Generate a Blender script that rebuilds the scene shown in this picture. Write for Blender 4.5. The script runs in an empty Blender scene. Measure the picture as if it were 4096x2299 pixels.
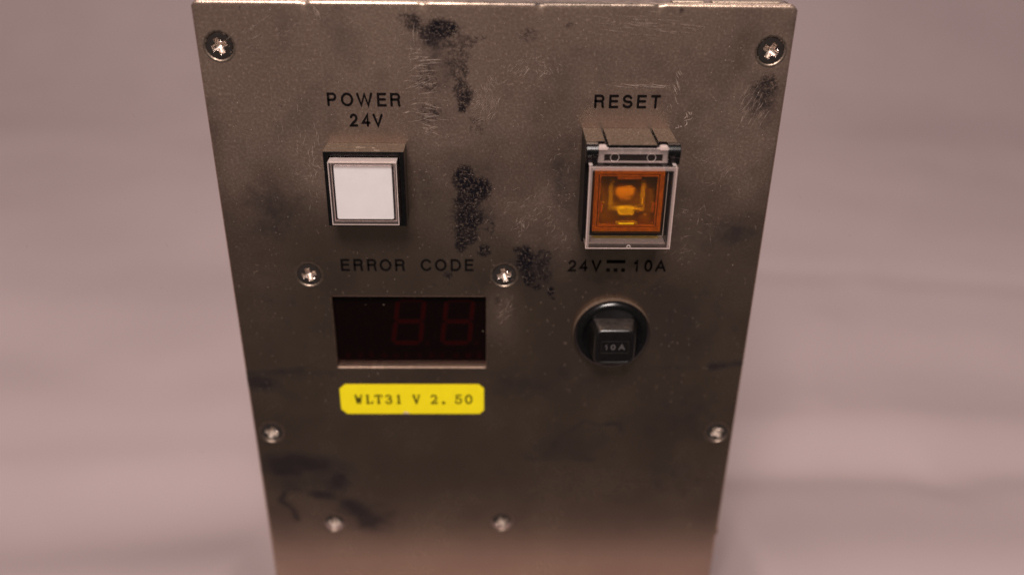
import bpy, bmesh, math, random
import numpy as np
from mathutils import Matrix, Vector

random.seed(7)
rng = np.random.default_rng(11)
scene = bpy.context.scene
S = 0.001                       # everything below is written in millimetres
FLOOR = -225.0                  # the cloth lies at this height of the panel's own coordinates (panel top = 0)
OFF = Vector((0, 0, -FLOOR))


def W(x, y, z):
    return (Vector((x, y, z)) + OFF) * S


# ------------------------------------------------------------------ camera
cam_d = bpy.data.cameras.new('camera')
cam = bpy.data.objects.new('camera', cam_d)
scene.collection.objects.link(cam)
scene.camera = cam
PITCH, YAW, ROLL = 0.479064, 0.021153, 0.012721
_f = Vector((math.sin(YAW) * math.cos(PITCH), math.cos(YAW) * math.cos(PITCH), -math.sin(PITCH)))
_r0 = Vector((math.cos(YAW), -math.sin(YAW), 0))
_u0 = _r0.cross(_f)
_r = math.cos(ROLL) * _r0 + math.sin(ROLL) * _u0
_u = -math.sin(ROLL) * _r0 + math.cos(ROLL) * _u0
M = Matrix((_r, _u, -_f)).transposed().to_4x4()
M.translation = W(-0.025, -226.555, 38.798)
cam.matrix_world = M
cam_d.sensor_width = 36
cam_d.lens = 3563 * 36 / 4096
cam_d.clip_start = 0.01
cam_d.clip_end = 20
cam_d.dof.use_dof = True
cam_d.dof.focus_distance = 0.236
cam_d.dof.aperture_fstop = 4.6
cam_d.dof.aperture_blades = 0

# ------------------------------------------------------------------ world, lamp, exposure
world = bpy.data.worlds.new('World')
scene.world = world
world.use_nodes = True
bg = world.node_tree.nodes['Background']
bg.inputs['Color'].default_value = (1.0, 0.84, 0.78, 1)
bg.inputs['Strength'].default_value = 0.05


def area(name, loc, target, sx, sy, power, color):
    d = bpy.data.lights.new(name, 'AREA')
    d.shape = 'RECTANGLE'
    d.size, d.size_y = sx * S, sy * S
    d.energy = power
    d.color = color
    o = bpy.data.objects.new(name, d)
    scene.collection.objects.link(o)
    o.location = W(*loc)
    o.rotation_euler = (W(*target) - W(*loc)).to_track_quat('-Z', 'Y').to_euler()
    return o


area('softbox_lamp', (-70, -650, 790), (0, 60, -90), 440, 320, 20.0, (1.0, 0.88, 0.82))
area('backdrop_fill', (0, 900, 1150), (0, 900, -200), 1300, 900, 12.5, (1.0, 0.88, 0.83))  # unseen fill lamp added to even out the cloth and lift the tops

scene.view_settings.view_transform = 'Standard'
scene.view_settings.look = 'None'
scene.view_settings.exposure = 0
scene.view_settings.gamma = 1
scene.cycles.use_denoising = True
scene.cycles.max_bounces = 14
scene.cycles.transmission_bounces = 12
scene.cycles.transparent_max_bounces = 16
scene.cycles.caustics_refractive = True
scene.cycles.sample_clamp_indirect = 25


# ------------------------------------------------------------------ materials
def new_mat(name):
    m = bpy.data.materials.new(name)
    m.use_nodes = True
    nt = m.node_tree
    nt.nodes.clear()
    out = nt.nodes.new('ShaderNodeOutputMaterial')
    return m, nt, out


class NT:
    """small helper to write node trees compactly"""
    def __init__(self, nt):
        self.nt = nt

    def n(self, kind, **kw):
        nd = self.nt.nodes.new(kind)
        for k, v in kw.items():
            setattr(nd, k, v)
        return nd

    def l(self, a, b):
        self.nt.links.new(a, b)

    def put(self, sock, v):
        if isinstance(v, bpy.types.NodeSocket):
            self.l(v, sock)
        else:
            sock.default_value = v

    def math(self, op, a, b=0.0, c=0.0, clamp=False):
        m = self.n('ShaderNodeMath', operation=op, use_clamp=clamp)
        self.put(m.inputs[0], a)
        self.put(m.inputs[1], b)
        self.put(m.inputs[2], c)
        return m.outputs[0]

    def step(self, v, lo, hi, to0=0.0, to1=1.0):
        m = self.n('ShaderNodeMapRange', interpolation_type='SMOOTHSTEP')
        self.put(m.inputs['Value'], v)
        m.inputs['From Min'].default_value = lo
        m.inputs['From Max'].default_value = hi
        m.inputs['To Min'].default_value = to0
        m.inputs['To Max'].default_value = to1
        return m.outputs['Result']

    def mm(self):
        """object coordinates in millimetres"""
        t = self.n('ShaderNodeTexCoord')
        v = self.n('ShaderNodeVectorMath', operation='SCALE')
        self.l(t.outputs['Object'], v.inputs[0])
        v.inputs['Scale'].default_value = 1000.0
        return v.outputs[0]

    def noise(self, vec, scale, detail=3.0, rough=0.55, stretch=None):
        if stretch:
            mp = self.n('ShaderNodeMapping')
            self.l(vec, mp.inputs['Vector'])
            mp.inputs['Scale'].default_value = stretch
            vec = mp.outputs[0]
        t = self.n('ShaderNodeTexNoise')
        self.l(vec, t.inputs['Vector'])
        t.inputs['Scale'].default_value = scale
        t.inputs['Detail'].default_value = detail
        t.inputs['Roughness'].default_value = rough
        return t.outputs['Fac']

    def attr(self, name):
        a = self.n('ShaderNodeAttribute', attribute_name=name)
        return a.outputs['Fac']

    def bump(self, h, strength, dist):
        b = self.n('ShaderNodeBump')
        self.l(h, b.inputs['Height'])
        self.put(b.inputs['Strength'], strength)
        b.inputs['Distance'].default_value = dist
        return b.outputs['Normal']

    def principled(self, col, rough, metal=0.0, spec=0.5, normal=None):
        p = self.n('ShaderNodeBsdfPrincipled')
        self.put(p.inputs['Base Color'], col if isinstance(col, bpy.types.NodeSocket) else (*col, 1))
        self.put(p.inputs['Roughness'], rough)
        p.inputs['Metallic'].default_value = metal
        p.inputs['Specular IOR Level'].default_value = spec
        if normal is not None:
            self.l(normal, p.inputs['Normal'])
        return p.outputs[0]

    def mix(self, fac, a, b):
        m = self.n('ShaderNodeMixShader')
        self.put(m.inputs[0], fac)
        self.l(a, m.inputs[1])
        self.l(b, m.inputs[2])
        return m.outputs[0]

    def mixc(self, fac, a, b):
        m = self.n('ShaderNodeMix', data_type='RGBA')
        self.put(m.inputs[0], fac)
        self.put(m.inputs[6], a if isinstance(a, bpy.types.NodeSocket) else (*a, 1))
        self.put(m.inputs[7], b if isinstance(b, bpy.types.NodeSocket) else (*b, 1))
        return m.outputs[2]

    def diffuse(self, col, normal=None):
        d = self.n('ShaderNodeBsdfDiffuse')
        self.put(d.inputs[0], col if isinstance(col, bpy.types.NodeSocket) else (*col, 1))
        if normal is not None:
            self.l(normal, d.inputs['Normal'])
        return d.outputs[0]


def mat_panel():
    m, nt, out = new_mat('plated_steel_panel')
    t = NT(nt)
    v = t.mm()
    grain = t.noise(v, 1.35, 2.0, 0.6)
    fine = t.noise(v, 3.2, 2.0, 0.6)
    broad = t.noise(v, 0.035, 4.0, 0.6)
    mid = t.noise(v, 0.22, 4.0, 0.6)
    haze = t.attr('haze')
    stain = t.attr('stain')
    smear_shade = t.attr('smear_shade')
    rough = t.math('ADD', t.math('MULTIPLY', t.math('ADD', t.math('MULTIPLY', mid, 0.3), t.math('MULTIPLY', broad, 0.7)), 0.13), 0.20)
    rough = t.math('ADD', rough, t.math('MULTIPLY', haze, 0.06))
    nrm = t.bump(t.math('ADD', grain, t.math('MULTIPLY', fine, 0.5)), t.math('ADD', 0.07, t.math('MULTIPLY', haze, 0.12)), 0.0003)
    tint = t.mixc(t.step(broad, 0.35, 0.65), (0.455, 0.345, 0.275), (0.50, 0.39, 0.30))
    metal = t.principled(tint, rough, 1.0, normal=nrm)
    # handling dirt and dust over the plating, plus sheen painted in as pale haze
    speck = t.step(fine, 0.63, 0.76)
    speck2 = t.step(grain, 0.60, 0.78)
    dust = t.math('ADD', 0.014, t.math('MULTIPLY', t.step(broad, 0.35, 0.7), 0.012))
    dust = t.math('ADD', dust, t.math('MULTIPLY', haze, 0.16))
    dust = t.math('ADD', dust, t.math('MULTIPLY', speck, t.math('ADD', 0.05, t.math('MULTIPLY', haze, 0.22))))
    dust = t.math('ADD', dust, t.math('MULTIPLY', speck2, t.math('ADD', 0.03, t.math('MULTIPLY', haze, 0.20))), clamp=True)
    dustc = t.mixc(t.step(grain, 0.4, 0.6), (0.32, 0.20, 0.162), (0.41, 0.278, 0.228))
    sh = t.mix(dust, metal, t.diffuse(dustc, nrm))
    # soft greasy smears and painted shade beside the buttons: dark, slightly bluish
    sm = t.math('MULTIPLY', t.step(t.math('ADD', smear_shade, t.math('MULTIPLY', t.math('SUBTRACT', mid, 0.5), 0.9)), 0.10, 0.78), 0.82)
    sh = t.mix(sm, sh, t.principled((0.014, 0.011, 0.013), 0.5, 0.0, 0.12, nrm))
    # crusted dark stains, flaked through by bright specks
    pot = t.math('ADD', stain, t.math('MULTIPLY', t.math('SUBTRACT', t.noise(v, 1.1, 5.0, 0.75), 0.5), 1.9))
    flake = t.step(t.noise(v, 1.15, 4.0, 0.68), 0.52, 0.60)
    mask = t.math('MULTIPLY', t.step(pot, 0.34, 0.62), t.math('SUBTRACT', 1.0, t.math('MULTIPLY', flake, 0.85)))
    mask = t.math('MULTIPLY', mask, t.math('ADD', 0.12, t.math('MULTIPLY', stain, 0.95), clamp=True))
    sh = t.mix(mask, sh, t.principled((0.006, 0.005, 0.007), 0.6, 0.0, 0.04, nrm))
    # pale crumbs left standing in the stains
    crumb = t.math('MULTIPLY', t.step(t.noise(v, 1.6, 3.0, 0.6), 0.58, 0.66), t.math('MULTIPLY', t.step(stain, 0.3, 0.9), 0.36))
    sh = t.mix(crumb, sh, t.diffuse((0.30, 0.215, 0.165), nrm))
    t.l(sh, out.inputs[0])
    return m


def mat_simple(name, col, rough, metal=0.0, spec=0.5, var=0.0, scale=0.3, bump=0.0, bscale=1.0):
    m, nt, out = new_mat(name)
    t = NT(nt)
    v = t.mm()
    nz = t.noise(v, scale, 4.0)
    lo = tuple(c * (1 - var) for c in col)
    hi = tuple(min(1, c * (1 + var)) for c in col)
    c = t.mixc(t.step(nz, 0.3, 0.7), lo, hi)
    r = t.math('ADD', rough, t.math('MULTIPLY', t.math('SUBTRACT', nz, 0.5), rough * 0.5))
    nrm = t.bump(t.noise(v, bscale, 3.0), bump, 0.0003) if bump else None
    t.l(t.principled(c, r, metal, spec, nrm), out.inputs[0])
    return m


def mat_dusty():
    """black moulded plastic whose upward side has caught years of dust"""
    m, nt, out = new_mat('dusty_black_plastic')
    t = NT(nt)
    v = t.mm()
    a = t.noise(v, 1.6, 3.0, 0.65)
    b = t.noise(v, 0.25, 3.0)
    sp = t.step(t.noise(v, 3.0, 2.0), 0.62, 0.72)
    fib = t.step(t.noise(v, 1.0, 2.0, 0.5, (0.35, 1.0, 3.5)), 0.66, 0.72)
    c = t.mixc(t.step(a, 0.3, 0.7), (0.066, 0.043, 0.029), (0.102, 0.069, 0.048))
    c = t.mixc(t.math('MULTIPLY', t.step(b, 0.62, 0.75), 0.5), c, (0.07, 0.048, 0.035))
    c = t.mixc(t.math('MULTIPLY', t.math('MAXIMUM', sp, fib), 0.6), c, (0.34, 0.26, 0.21))
    nrm = t.bump(a, 0.3, 0.0003)
    t.l(t.principled(c, 0.75, 0.0, 0.25, nrm), out.inputs[0])
    return m


def mat_clear(name, tint, rough, haze=0.04, hazecol=(0.8, 0.7, 0.68)):
    """clear plastic sheet: transmits straight on, mirrors by Fresnel, a little scatter from scratches"""
    m, nt, out = new_mat(name)
    t = NT(nt)
    v = t.mm()
    tr = t.n('ShaderNodeBsdfTransparent')
    tr.inputs[0].default_value = (*tint, 1)
    gl = t.n('ShaderNodeBsdfGlossy')
    gl.inputs['Roughness'].default_value = rough
    lw = t.n('ShaderNodeLayerWeight')
    lw.inputs[0].default_value = 0.5
    fres = t.math('ADD', 0.04, t.math('MULTIPLY', t.math('POWER', lw.outputs['Facing'], 5.0), 0.9))
    sh = t.mix(fres, tr.outputs[0], gl.outputs[0])
    scr = t.step(t.noise(v, 0.8, 4.0, 0.7, (1.0, 1.0, 0.25)), 0.55, 0.75)
    hz = t.math('ADD', haze, t.math('MULTIPLY', scr, haze * 0.8))
    sh = t.mix(hz, sh, t.diffuse(hazecol))
    t.l(sh, out.inputs[0])
    return m


def mat_amber(name, tint, blur, rough, scatter):
    m, nt, out = new_mat(name)
    t = NT(nt)
    v = t.mm()
    tr = t.n('ShaderNodeBsdfTransparent')
    tr.inputs[0].default_value = (*tint, 1)
    rf = t.n('ShaderNodeBsdfRefraction')
    rf.inputs['Color'].default_value = (*tint, 1)
    rf.inputs['Roughness'].default_value = rough
    rf.inputs['IOR'].default_value = 1.12
    gl = t.n('ShaderNodeBsdfGlossy')
    gl.inputs['Roughness'].default_value = 0.10
    lw = t.n('ShaderNodeLayerWeight')
    lw.inputs[0].default_value = 0.5
    fres = t.math('ADD', 0.035, t.math('MULTIPLY', t.math('POWER', lw.outputs['Facing'], 5.0), 0.8))
    sh = t.mix(blur, tr.outputs[0], rf.outputs[0])
    sh = t.mix(scatter, sh, t.diffuse((0.6, 0.25, 0.005)))
    sh = t.mix(fres, sh, gl.outputs[0])
    t.l(sh, out.inputs[0])
    return m


def mat_cloth():
    m, nt, out = new_mat('pale_cloth')
    t = NT(nt)
    v = t.mm()
    a = t.noise(v, 0.006, 3.0)
    b = t.noise(v, 0.9, 2.0)
    c = t.mixc(t.step(a, 0.3, 0.7), (0.315, 0.248, 0.250), (0.340, 0.268, 0.269))
    nrm = t.bump(b, 0.15, 0.0004)
    t.l(t.principled(c, 0.9, 0.0, 0.1, nrm), out.inputs[0])
    return m


MAT = {
    'panel': mat_panel(),
    'steel': mat_simple('plated_steel', (0.52, 0.43, 0.36), 0.30, 1.0, var=0.12, scale=0.4, bump=0.06, bscale=1.4),
    'edge': mat_simple('bare_steel_edge', (0.42, 0.33, 0.26), 0.42, 1.0, var=0.25, scale=1.2, bump=0.15, bscale=2.0),
    'rim': mat_simple('dull_cut_steel', (0.27, 0.19, 0.145), 0.5, 1.0, var=0.3, scale=1.2, bump=0.2, bscale=2.0),
    'seat': mat_simple('pressed_steel_seat', (0.36, 0.275, 0.22), 0.42, 1.0, var=0.15, scale=1.0, bump=0.06, bscale=2.0),
    'screw': mat_simple('zinc_screw', (0.55, 0.47, 0.43), 0.13, 1.0, var=0.10, scale=0.9),
    'screw_recess': mat_simple('bright_screw_recess', (0.60, 0.50, 0.435), 0.38, 0.85, var=0.25, scale=2.5, bump=0.3, bscale=2.0),  # paler copy of the head metal, as if the recess caught light
    'knob': mat_simple('glossy_black_knob', (0.004, 0.0035, 0.0035), 0.30, spec=0.7, var=0.25, scale=0.8, bump=0.05, bscale=2.0),
    'knob_top': mat_simple('lit_dusty_knob_top', (0.020, 0.0145, 0.0125), 0.5, spec=0.5, var=0.4, scale=0.9, bump=0.1, bscale=2.0),  # overhead light and some dust put into the knob top's colour
    'black': mat_simple('black_plastic', (0.004, 0.0035, 0.004), 0.24, var=0.25, scale=0.8, bump=0.04, bscale=2.2),
    'black_matt': mat_simple('black_plastic_matt', (0.005, 0.004, 0.004), 0.42, spec=0.35, var=0.25, scale=0.8, bump=0.06, bscale=2.2),
    'dusty': mat_dusty(),
    'ink': mat_simple('black_paint', (0.005, 0.004, 0.004), 0.7, spec=0.03, var=0.3, scale=1.0),
    'grey_ink': mat_simple('grey_paint', (0.07, 0.062, 0.062), 0.6, spec=0.2, var=0.15, scale=2.0),
    'white': mat_simple('white_plate', (0.80, 0.79, 0.81), 0.5, spec=0.3, var=0.02, scale=0.2),
    'yellow': mat_simple('yellow_paper', (0.84, 0.69, 0.012), 0.6, spec=0.12, var=0.02, scale=0.3),
    'label_ink': mat_simple('label_ink', (0.022, 0.024, 0.004), 0.6, spec=0.2, var=0.3, scale=1.5),
    'torn': mat_simple('torn_paper', (0.62, 0.48, 0.34), 0.7, var=0.15, scale=3.0),
    'scuff': mat_simple('scuffed_dirt', (0.24, 0.18, 0.152), 0.7, spec=0.1, var=0.35, scale=0.8),
    'cloth': mat_cloth(),
    'clear': mat_clear('clear_plastic', (0.97, 0.955, 0.95), 0.05, 0.003),
    'clear_wall': mat_clear('clear_plastic_wall', (0.92, 0.88, 0.87), 0.08, 0.16, (0.80, 0.64, 0.60)),
    'clear_edge': mat_clear('clear_plastic_edge', (0.90, 0.85, 0.84), 0.08, 0.05, (0.72, 0.58, 0.55)),
    'clear_bright': mat_clear('clear_plastic_pale_edge', (0.9, 0.85, 0.83), 0.08, 0.38, (0.85, 0.70, 0.66)),  # pale scatter stands in for light caught by the edges
    'amber': mat_amber('amber_plastic', (1.0, 0.88, 0.22), 0.08, 0.12, 0.012),
    'amber_frost': mat_amber('frosted_amber_plastic', (1.0, 0.95, 0.45), 0.86, 0.42, 0.015),
    'amber_solid': mat_simple('amber_moulding', (0.30, 0.085, 0.002), 0.25, var=0.2, scale=0.8),
    'amber_dark': mat_simple('amber_inner_wall', (0.30, 0.16, 0.02), 0.4, var=0.2, scale=0.8),
    'reflector': mat_simple('lamp_reflector', (1.0, 0.92, 0.36), 0.5, var=0.1, scale=0.8),
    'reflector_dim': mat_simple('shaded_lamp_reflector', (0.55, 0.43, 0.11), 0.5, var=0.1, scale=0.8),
    'bulb': mat_simple('lamp_bulb', (1.0, 0.56, 0.09), 0.5, var=0.05, scale=0.8),
    'filter': mat_clear('red_filter', (0.50, 0.085, 0.10), 0.05, 0.003, (0.5, 0.3, 0.3)),
    'segment': mat_simple('display_segment', (0.22, 0.027, 0.036), 0.6, var=0.06, scale=1.0),
    'display_back': mat_simple('display_back', (0.008, 0.006, 0.006), 0.6, var=0.2, scale=0.3),
    'pin': mat_simple('display_pin', (0.10, 0.02, 0.02), 0.5, var=0.4, scale=0.5),
    'inside': mat_simple('dark_inside', (0.03, 0.026, 0.025), 0.6, var=0.2, scale=0.2),
}

# ------------------------------------------------------------------ object helpers
ORIGIN = {}


def link(name, mesh, parent=None, origin=(0, 0, 0), bevel=0.0, smooth=False, seg=2):
    o = bpy.data.objects.new(name, mesh)
    scene.collection.objects.link(o)
    og = Vector(origin)
    if parent is not None:
        o.parent = parent
        o.location = (og - ORIGIN[parent.name]) * S
    else:
        o.location = (og + OFF) * S
    ORIGIN[o.name] = og
    if bevel:
        b = o.modifiers.new('soft_edge', 'BEVEL')
        b.width = bevel * S
        b.segments = seg
        b.limit_method = 'ANGLE'
        b.angle_limit = math.radians(35)
    if smooth:
        for p in mesh.polygons:
            p.use_smooth = True
    return o


class MB:
    """collects vertices and faces (mm), builds ONE mesh object"""
    def __init__(self):
        self.v, self.f, self.mi, self.mats = [], [], [], []

    def slot(self, m):
        m = MAT[m]
        if m not in self.mats:
            self.mats.append(m)
        return self.mats.index(m)

    def add(self, verts, faces, m):
        b = len(self.v)
        i = self.slot(m)
        self.v += [tuple(p) for p in verts]
        for f in faces:
            self.f.append(tuple(b + k for k in f))
            self.mi.append(i)

    def box(self, x0, x1, y0, y1, z0, z1, m, top=None, front=None):
        v = [(x, y, z) for z in (z0, z1) for y in (y0, y1) for x in (x0, x1)]
        side = [(0, 2, 3, 1), (1, 3, 7, 5), (3, 2, 6, 7), (2, 0, 4, 6)]
        b = len(self.v)
        self.add(v, side, m)
        self.f.append(tuple(b + k for k in (4, 5, 7, 6)))
        self.mi.append(self.slot(top or m))
        self.f.append(tuple(b + k for k in (0, 1, 5, 4)))
        self.mi.append(self.slot(front or m))

    def ring(self, o, i, y0, y1, m, top=None, front=None):
        """rectangular ring prism: o, i = (x0, x1, z0, z1); front at y0 (towards -Y), back at y1"""
        def loop(r, y):
            return [(r[0], y, r[2]), (r[1], y, r[2]), (r[1], y, r[3]), (r[0], y, r[3])]
        v = loop(o, y0) + loop(i, y0) + loop(o, y1) + loop(i, y1)
        b = len(self.v)
        self.v += v
        for k in range(4):
            n = (k + 1) % 4
            for f, mm_ in (((k, n, 4 + n, 4 + k), front or m), ((8 + n, 8 + k, 12 + k, 12 + n), m),
                           ((n, k, 8 + k, 8 + n), (top or m) if k == 2 else m), ((4 + k, 4 + n, 12 + n, 12 + k), m)):
                self.f.append(tuple(b + q for q in f))
                self.mi.append(self.slot(mm_))

    def lathe(self, cx, cz, prof, m, n=64):
        """prof: list of (radius, y) or (radius, y, material) turned about the Y direction"""
        b = len(self.v)
        for p in prof:
            for k in range(n):
                a = 2 * math.pi * k / n
                self.v.append((cx + p[0] * math.cos(a), p[1], cz + p[0] * math.sin(a)))
        for j in range(len(prof) - 1):
            mm_ = prof[j][2] if len(prof[j]) > 2 else m
            for k in range(n):
                q = (k + 1) % n
                self.f.append((b + j * n + k, b + (j + 1) * n + k, b + (j + 1) * n + q, b + j * n + q))
                self.mi.append(self.slot(mm_))

    def loops(self, loops, m, cap0=False, cap1=True, mats=None):
        b = len(self.v)
        n = len(loops[0])
        for lp in loops:
            self.v += [tuple(p) for p in lp]
        for j in range(len(loops) - 1):
            for k in range(n):
                q = (k + 1) % n
                self.f.append((b + j * n + k, b + j * n + q, b + (j + 1) * n + q, b + (j + 1) * n + k))
                self.mi.append(self.slot(mats[j] if mats else m))
        if cap0:
            self.f.append(tuple(b + k for k in reversed(range(n))))
            self.mi.append(self.slot(m))
        if cap1:
            self.f.append(tuple(b + (len(loops) - 1) * n + k for k in range(n)))
            self.mi.append(self.slot(m))

    def mesh(self, name, origin, fix=True):
        me = bpy.data.meshes.new(name)
        og = Vector(origin)
        me.from_pydata([tuple((Vector(p) - og) * S) for p in self.v], [], self.f)
        for m in self.mats:
            me.materials.append(m)
        me.polygons.foreach_set('material_index', self.mi)
        if fix:
            bm = bmesh.new()
            bm.from_mesh(me)
            bmesh.ops.recalc_face_normals(bm, faces=bm.faces)
            bm.to_mesh(me)
            bm.free()
        me.update()
        return me

    def build(self, name, parent=None, origin=None, bevel=0.0, smooth=False, fix=True, seg=2):
        if origin is None:
            a = np.array(self.v)
            origin = tuple((a.min(0) + a.max(0)) / 2)
        return link(name, self.mesh(name, origin, fix), parent, origin, bevel, smooth, seg)


def rrect(cx, cz, hw, hh, r, y, n=6):
    """rounded rectangle loop in the plane of the panel"""
    pts = []
    for sx, sz, a0 in ((1, 1, 0), (-1, 1, 90), (-1, -1, 180), (1, -1, 270)):
        for k in range(n + 1):
            a = math.radians(a0 + 90 * k / n)
            pts.append((cx + sx * (hw - r) + r * math.cos(a), y, cz + sz * (hh - r) + r * math.sin(a)))
    return pts


# ------------------------------------------------------------------ setting: the pale cloth it stands on, swept up behind
def cloth():
    xs = np.concatenate([np.linspace(-1500, -420, 28), np.linspace(-400, 400, 161), np.linspace(420, 1500, 28)])
    prof = [(-60.0, FLOOR - 260.0), (-59.5, FLOOR - 120.0), (-59.0, FLOOR - 40.0), (-58, FLOOR - 14.0), (-56, FLOOR - 6.0), (-52, FLOOR - 1.6), (-46, FLOOR)]
    prof += [(y, FLOOR) for y in np.arange(-42, 620, 5.0)]
    R = 480.0
    for a in np.linspace(0, 90, 40)[1:]:
        a = math.radians(a)
        prof.append((620 + R * math.sin(a), FLOOR + R * (1 - math.cos(a))))
    for z in np.linspace(FLOOR + R, FLOOR + R + 700, 20)[1:]:
        prof.append((620 + R, z))
    P = np.array(prof)
    X, Y = np.meshgrid(xs, P[:, 0])
    Z = np.repeat(P[:, 1][:, None], len(xs), 1)

    def seg(pts, amp, wid, asym=1.0):
        """a soft fold running along the polyline pts; asym > 1 makes the side away from the camera steeper"""
        best = np.full(X.shape, 1e9)
        sgn = np.zeros(X.shape)
        for (ax, ay), (bx, by) in zip(pts[:-1], pts[1:]):
            dx, dy = bx - ax, by - ay
            L = math.hypot(dx, dy)
            t = np.clip(((X - ax) * dx + (Y - ay) * dy) / L ** 2, 0, 1)
            d = np.hypot(X - ax - t * dx, Y - ay - t * dy)
            s = np.sign((Y - ay) * dx - (X - ax) * dy)
            sgn = np.where(d < best, s, sgn)
            best = np.minimum(best, d)
        w = np.where(sgn > 0, wid / asym, wid)
        return 0.62 * amp * np.exp(-(best / w) ** 2)

    h = np.zeros(X.shape)
    # left of the box
    h += seg([(-420, 92), (-300, 88), (-200, 98), (-130, 104), (-90, 104)], 6.5, 30, 1.5)
    h += seg([(-420, 222), (-290, 214), (-215, 178), (-180, 168), (-120, 186), (-90, 190)], -6.5, 26)
    h += seg([(-420, 300), (-300, 268), (-240, 250), (-150, 250)], 5.0, 32)
    h += seg([(-520, 470), (-395, 446), (-295, 430), (-236, 335), (-190, 318)], -7.0, 40)
    h += seg([(-300, 30), (-200, 42), (-110, 52)], -5.0, 26)
    # right of the box
    h += seg([(95, 124), (150, 130), (202, 132), (263, 128), (420, 134)], 7.0, 24, 1.2)
    h += seg([(95, 96), (151, 100), (188, 98), (204, 90), (222, 100), (420, 102)], -5.5, 15)
    h += seg([(95, 190), (165, 186), (234, 194), (292, 186), (420, 192)], -6.0, 28)
    h += seg([(180, 306), (234, 302), (292, 299), (348, 291), (430, 280)], -5.0, 13)
    h += seg([(372, 506), (356, 484), (259, 333), (240, 300)], 4.0, 17)
    h += seg([(200, 240), (176, 205), (165, 160)], 2.6, 12)
    h += seg([(95, 50), (200, 44), (420, 60)], -3.0, 24)
    # general slackness
    for k in range(26):
        a = rng.uniform(-0.5, 0.5)
        wl = rng.uniform(90, 260)
        h += rng.uniform(0.12, 0.4) * np.sin((X * math.sin(a) + Y * math.cos(a)) * 2 * math.pi / wl + rng.uniform(0, 6.28)) * (wl / 160)
    def ramp(a, b, amp):
        q = np.clip((a - Y) / (a - b), 0, 1)
        return amp * q * q * (3 - 2 * q)
    h += np.where(X < 0, ramp(90, 0, 20.0), ramp(108, 5, 25.0))
    flat = np.clip((np.abs(X) - 76) / 22, 0, 1)
    flat = np.where((Y < -20), np.clip((-Y - 20) / 60, 0, 1) * 0.3, flat)
    flat = np.where(Y > 150, 1.0, flat)
    h = h * flat * np.clip((Y + 66) / 20, 0, 1)
    Z = Z + np.where(P[:, 0][:, None] < 640, h, h * 0.8)
    nx, ny = len(xs), len(P)
    V = np.stack([X, Y, Z], -1).reshape(-1, 3) * S + np.array([0, 0, -FLOOR]) * S
    idx = np.arange(nx * ny).reshape(ny, nx)
    F = np.stack([idx[:-1, :-1], idx[:-1, 1:], idx[1:, 1:], idx[1:, :-1]], -1).reshape(-1, 4)
    me = bpy.data.meshes.new('backdrop_cloth')
    me.from_pydata(V.tolist(), [], F.tolist())
    me.materials.append(MAT['cloth'])
    for p in me.polygons:
        p.use_smooth = True
    o = bpy.data.objects.new('backdrop_cloth', me)
    scene.collection.objects.link(o)
    o['kind'] = 'structure'
    return o


cloth()

# ------------------------------------------------------------------ the control box
box = bpy.data.objects.new('control_box', None)
scene.collection.objects.link(box)
ORIGIN['control_box'] = Vector((0, 60, FLOOR))
box.location = (ORIGIN['control_box'] + OFF) * S
box.empty_display_size = 0.05
box['label'] = 'worn grey-brown metal control box with push buttons, fuse holder and yellow label, on pale cloth'
box['category'] = 'control box'

SCREWS = [(-69.2, -11.2, -22), (69.5, -11.3, 28), (-52.8, -74.95, 75), (2.5, -74.95, -14), (-69.5, -129.9, 20), (69.75, -129.9, -32), (-52.9, -166.5, 14), (2.4, -166.4, 66)]
HOLE = (-47.15, -2.68, -105.95, -82.1)


# ---- wear plus painted light and shade on the panel: fields evaluated per vertex, broken up by the material's noise
def vnoise(X, Z, size, seed):
    g = np.random.default_rng(seed).random((400, 400))
    u, w = (X + 200) / size, (Z + 400) / size
    i, j = np.floor(u).astype(int) % 399, np.floor(w).astype(int) % 399
    fu, fw = u - np.floor(u), w - np.floor(w)
    fu, fw = fu * fu * (3 - 2 * fu), fw * fw * (3 - 2 * fw)
    return (g[i, j] * (1 - fu) + g[i + 1, j] * fu) * (1 - fw) + (g[i, j + 1] * (1 - fu) + g[i + 1, j + 1] * fu) * fw


def blob(X, Z, cx, cz, rx, rz, rot=0, s=1.0, soft=0.5):
    a = math.radians(rot)
    u = (X - cx) * math.cos(a) + (Z - cz) * math.sin(a)
    w = -(X - cx) * math.sin(a) + (Z - cz) * math.cos(a)
    d = np.sqrt((u / rx) ** 2 + (w / rz) ** 2)
    return s * np.clip((1 + soft - d) / (2 * soft), 0, 1)


def line(X, Z, pts, wid, s=1.0):
    best = np.full(X.shape, 1e9)
    for (ax, az), (bx, bz) in zip(pts[:-1], pts[1:]):
        dx, dz = bx - ax, bz - az
        t = np.clip(((X - ax) * dx + (Z - az) * dz) / (dx * dx + dz * dz), 0, 1)
        best = np.minimum(best, np.hypot(X - ax - t * dx, Z - az - t * dz))
    return s * np.exp(-(best / wid) ** 2)


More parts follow.
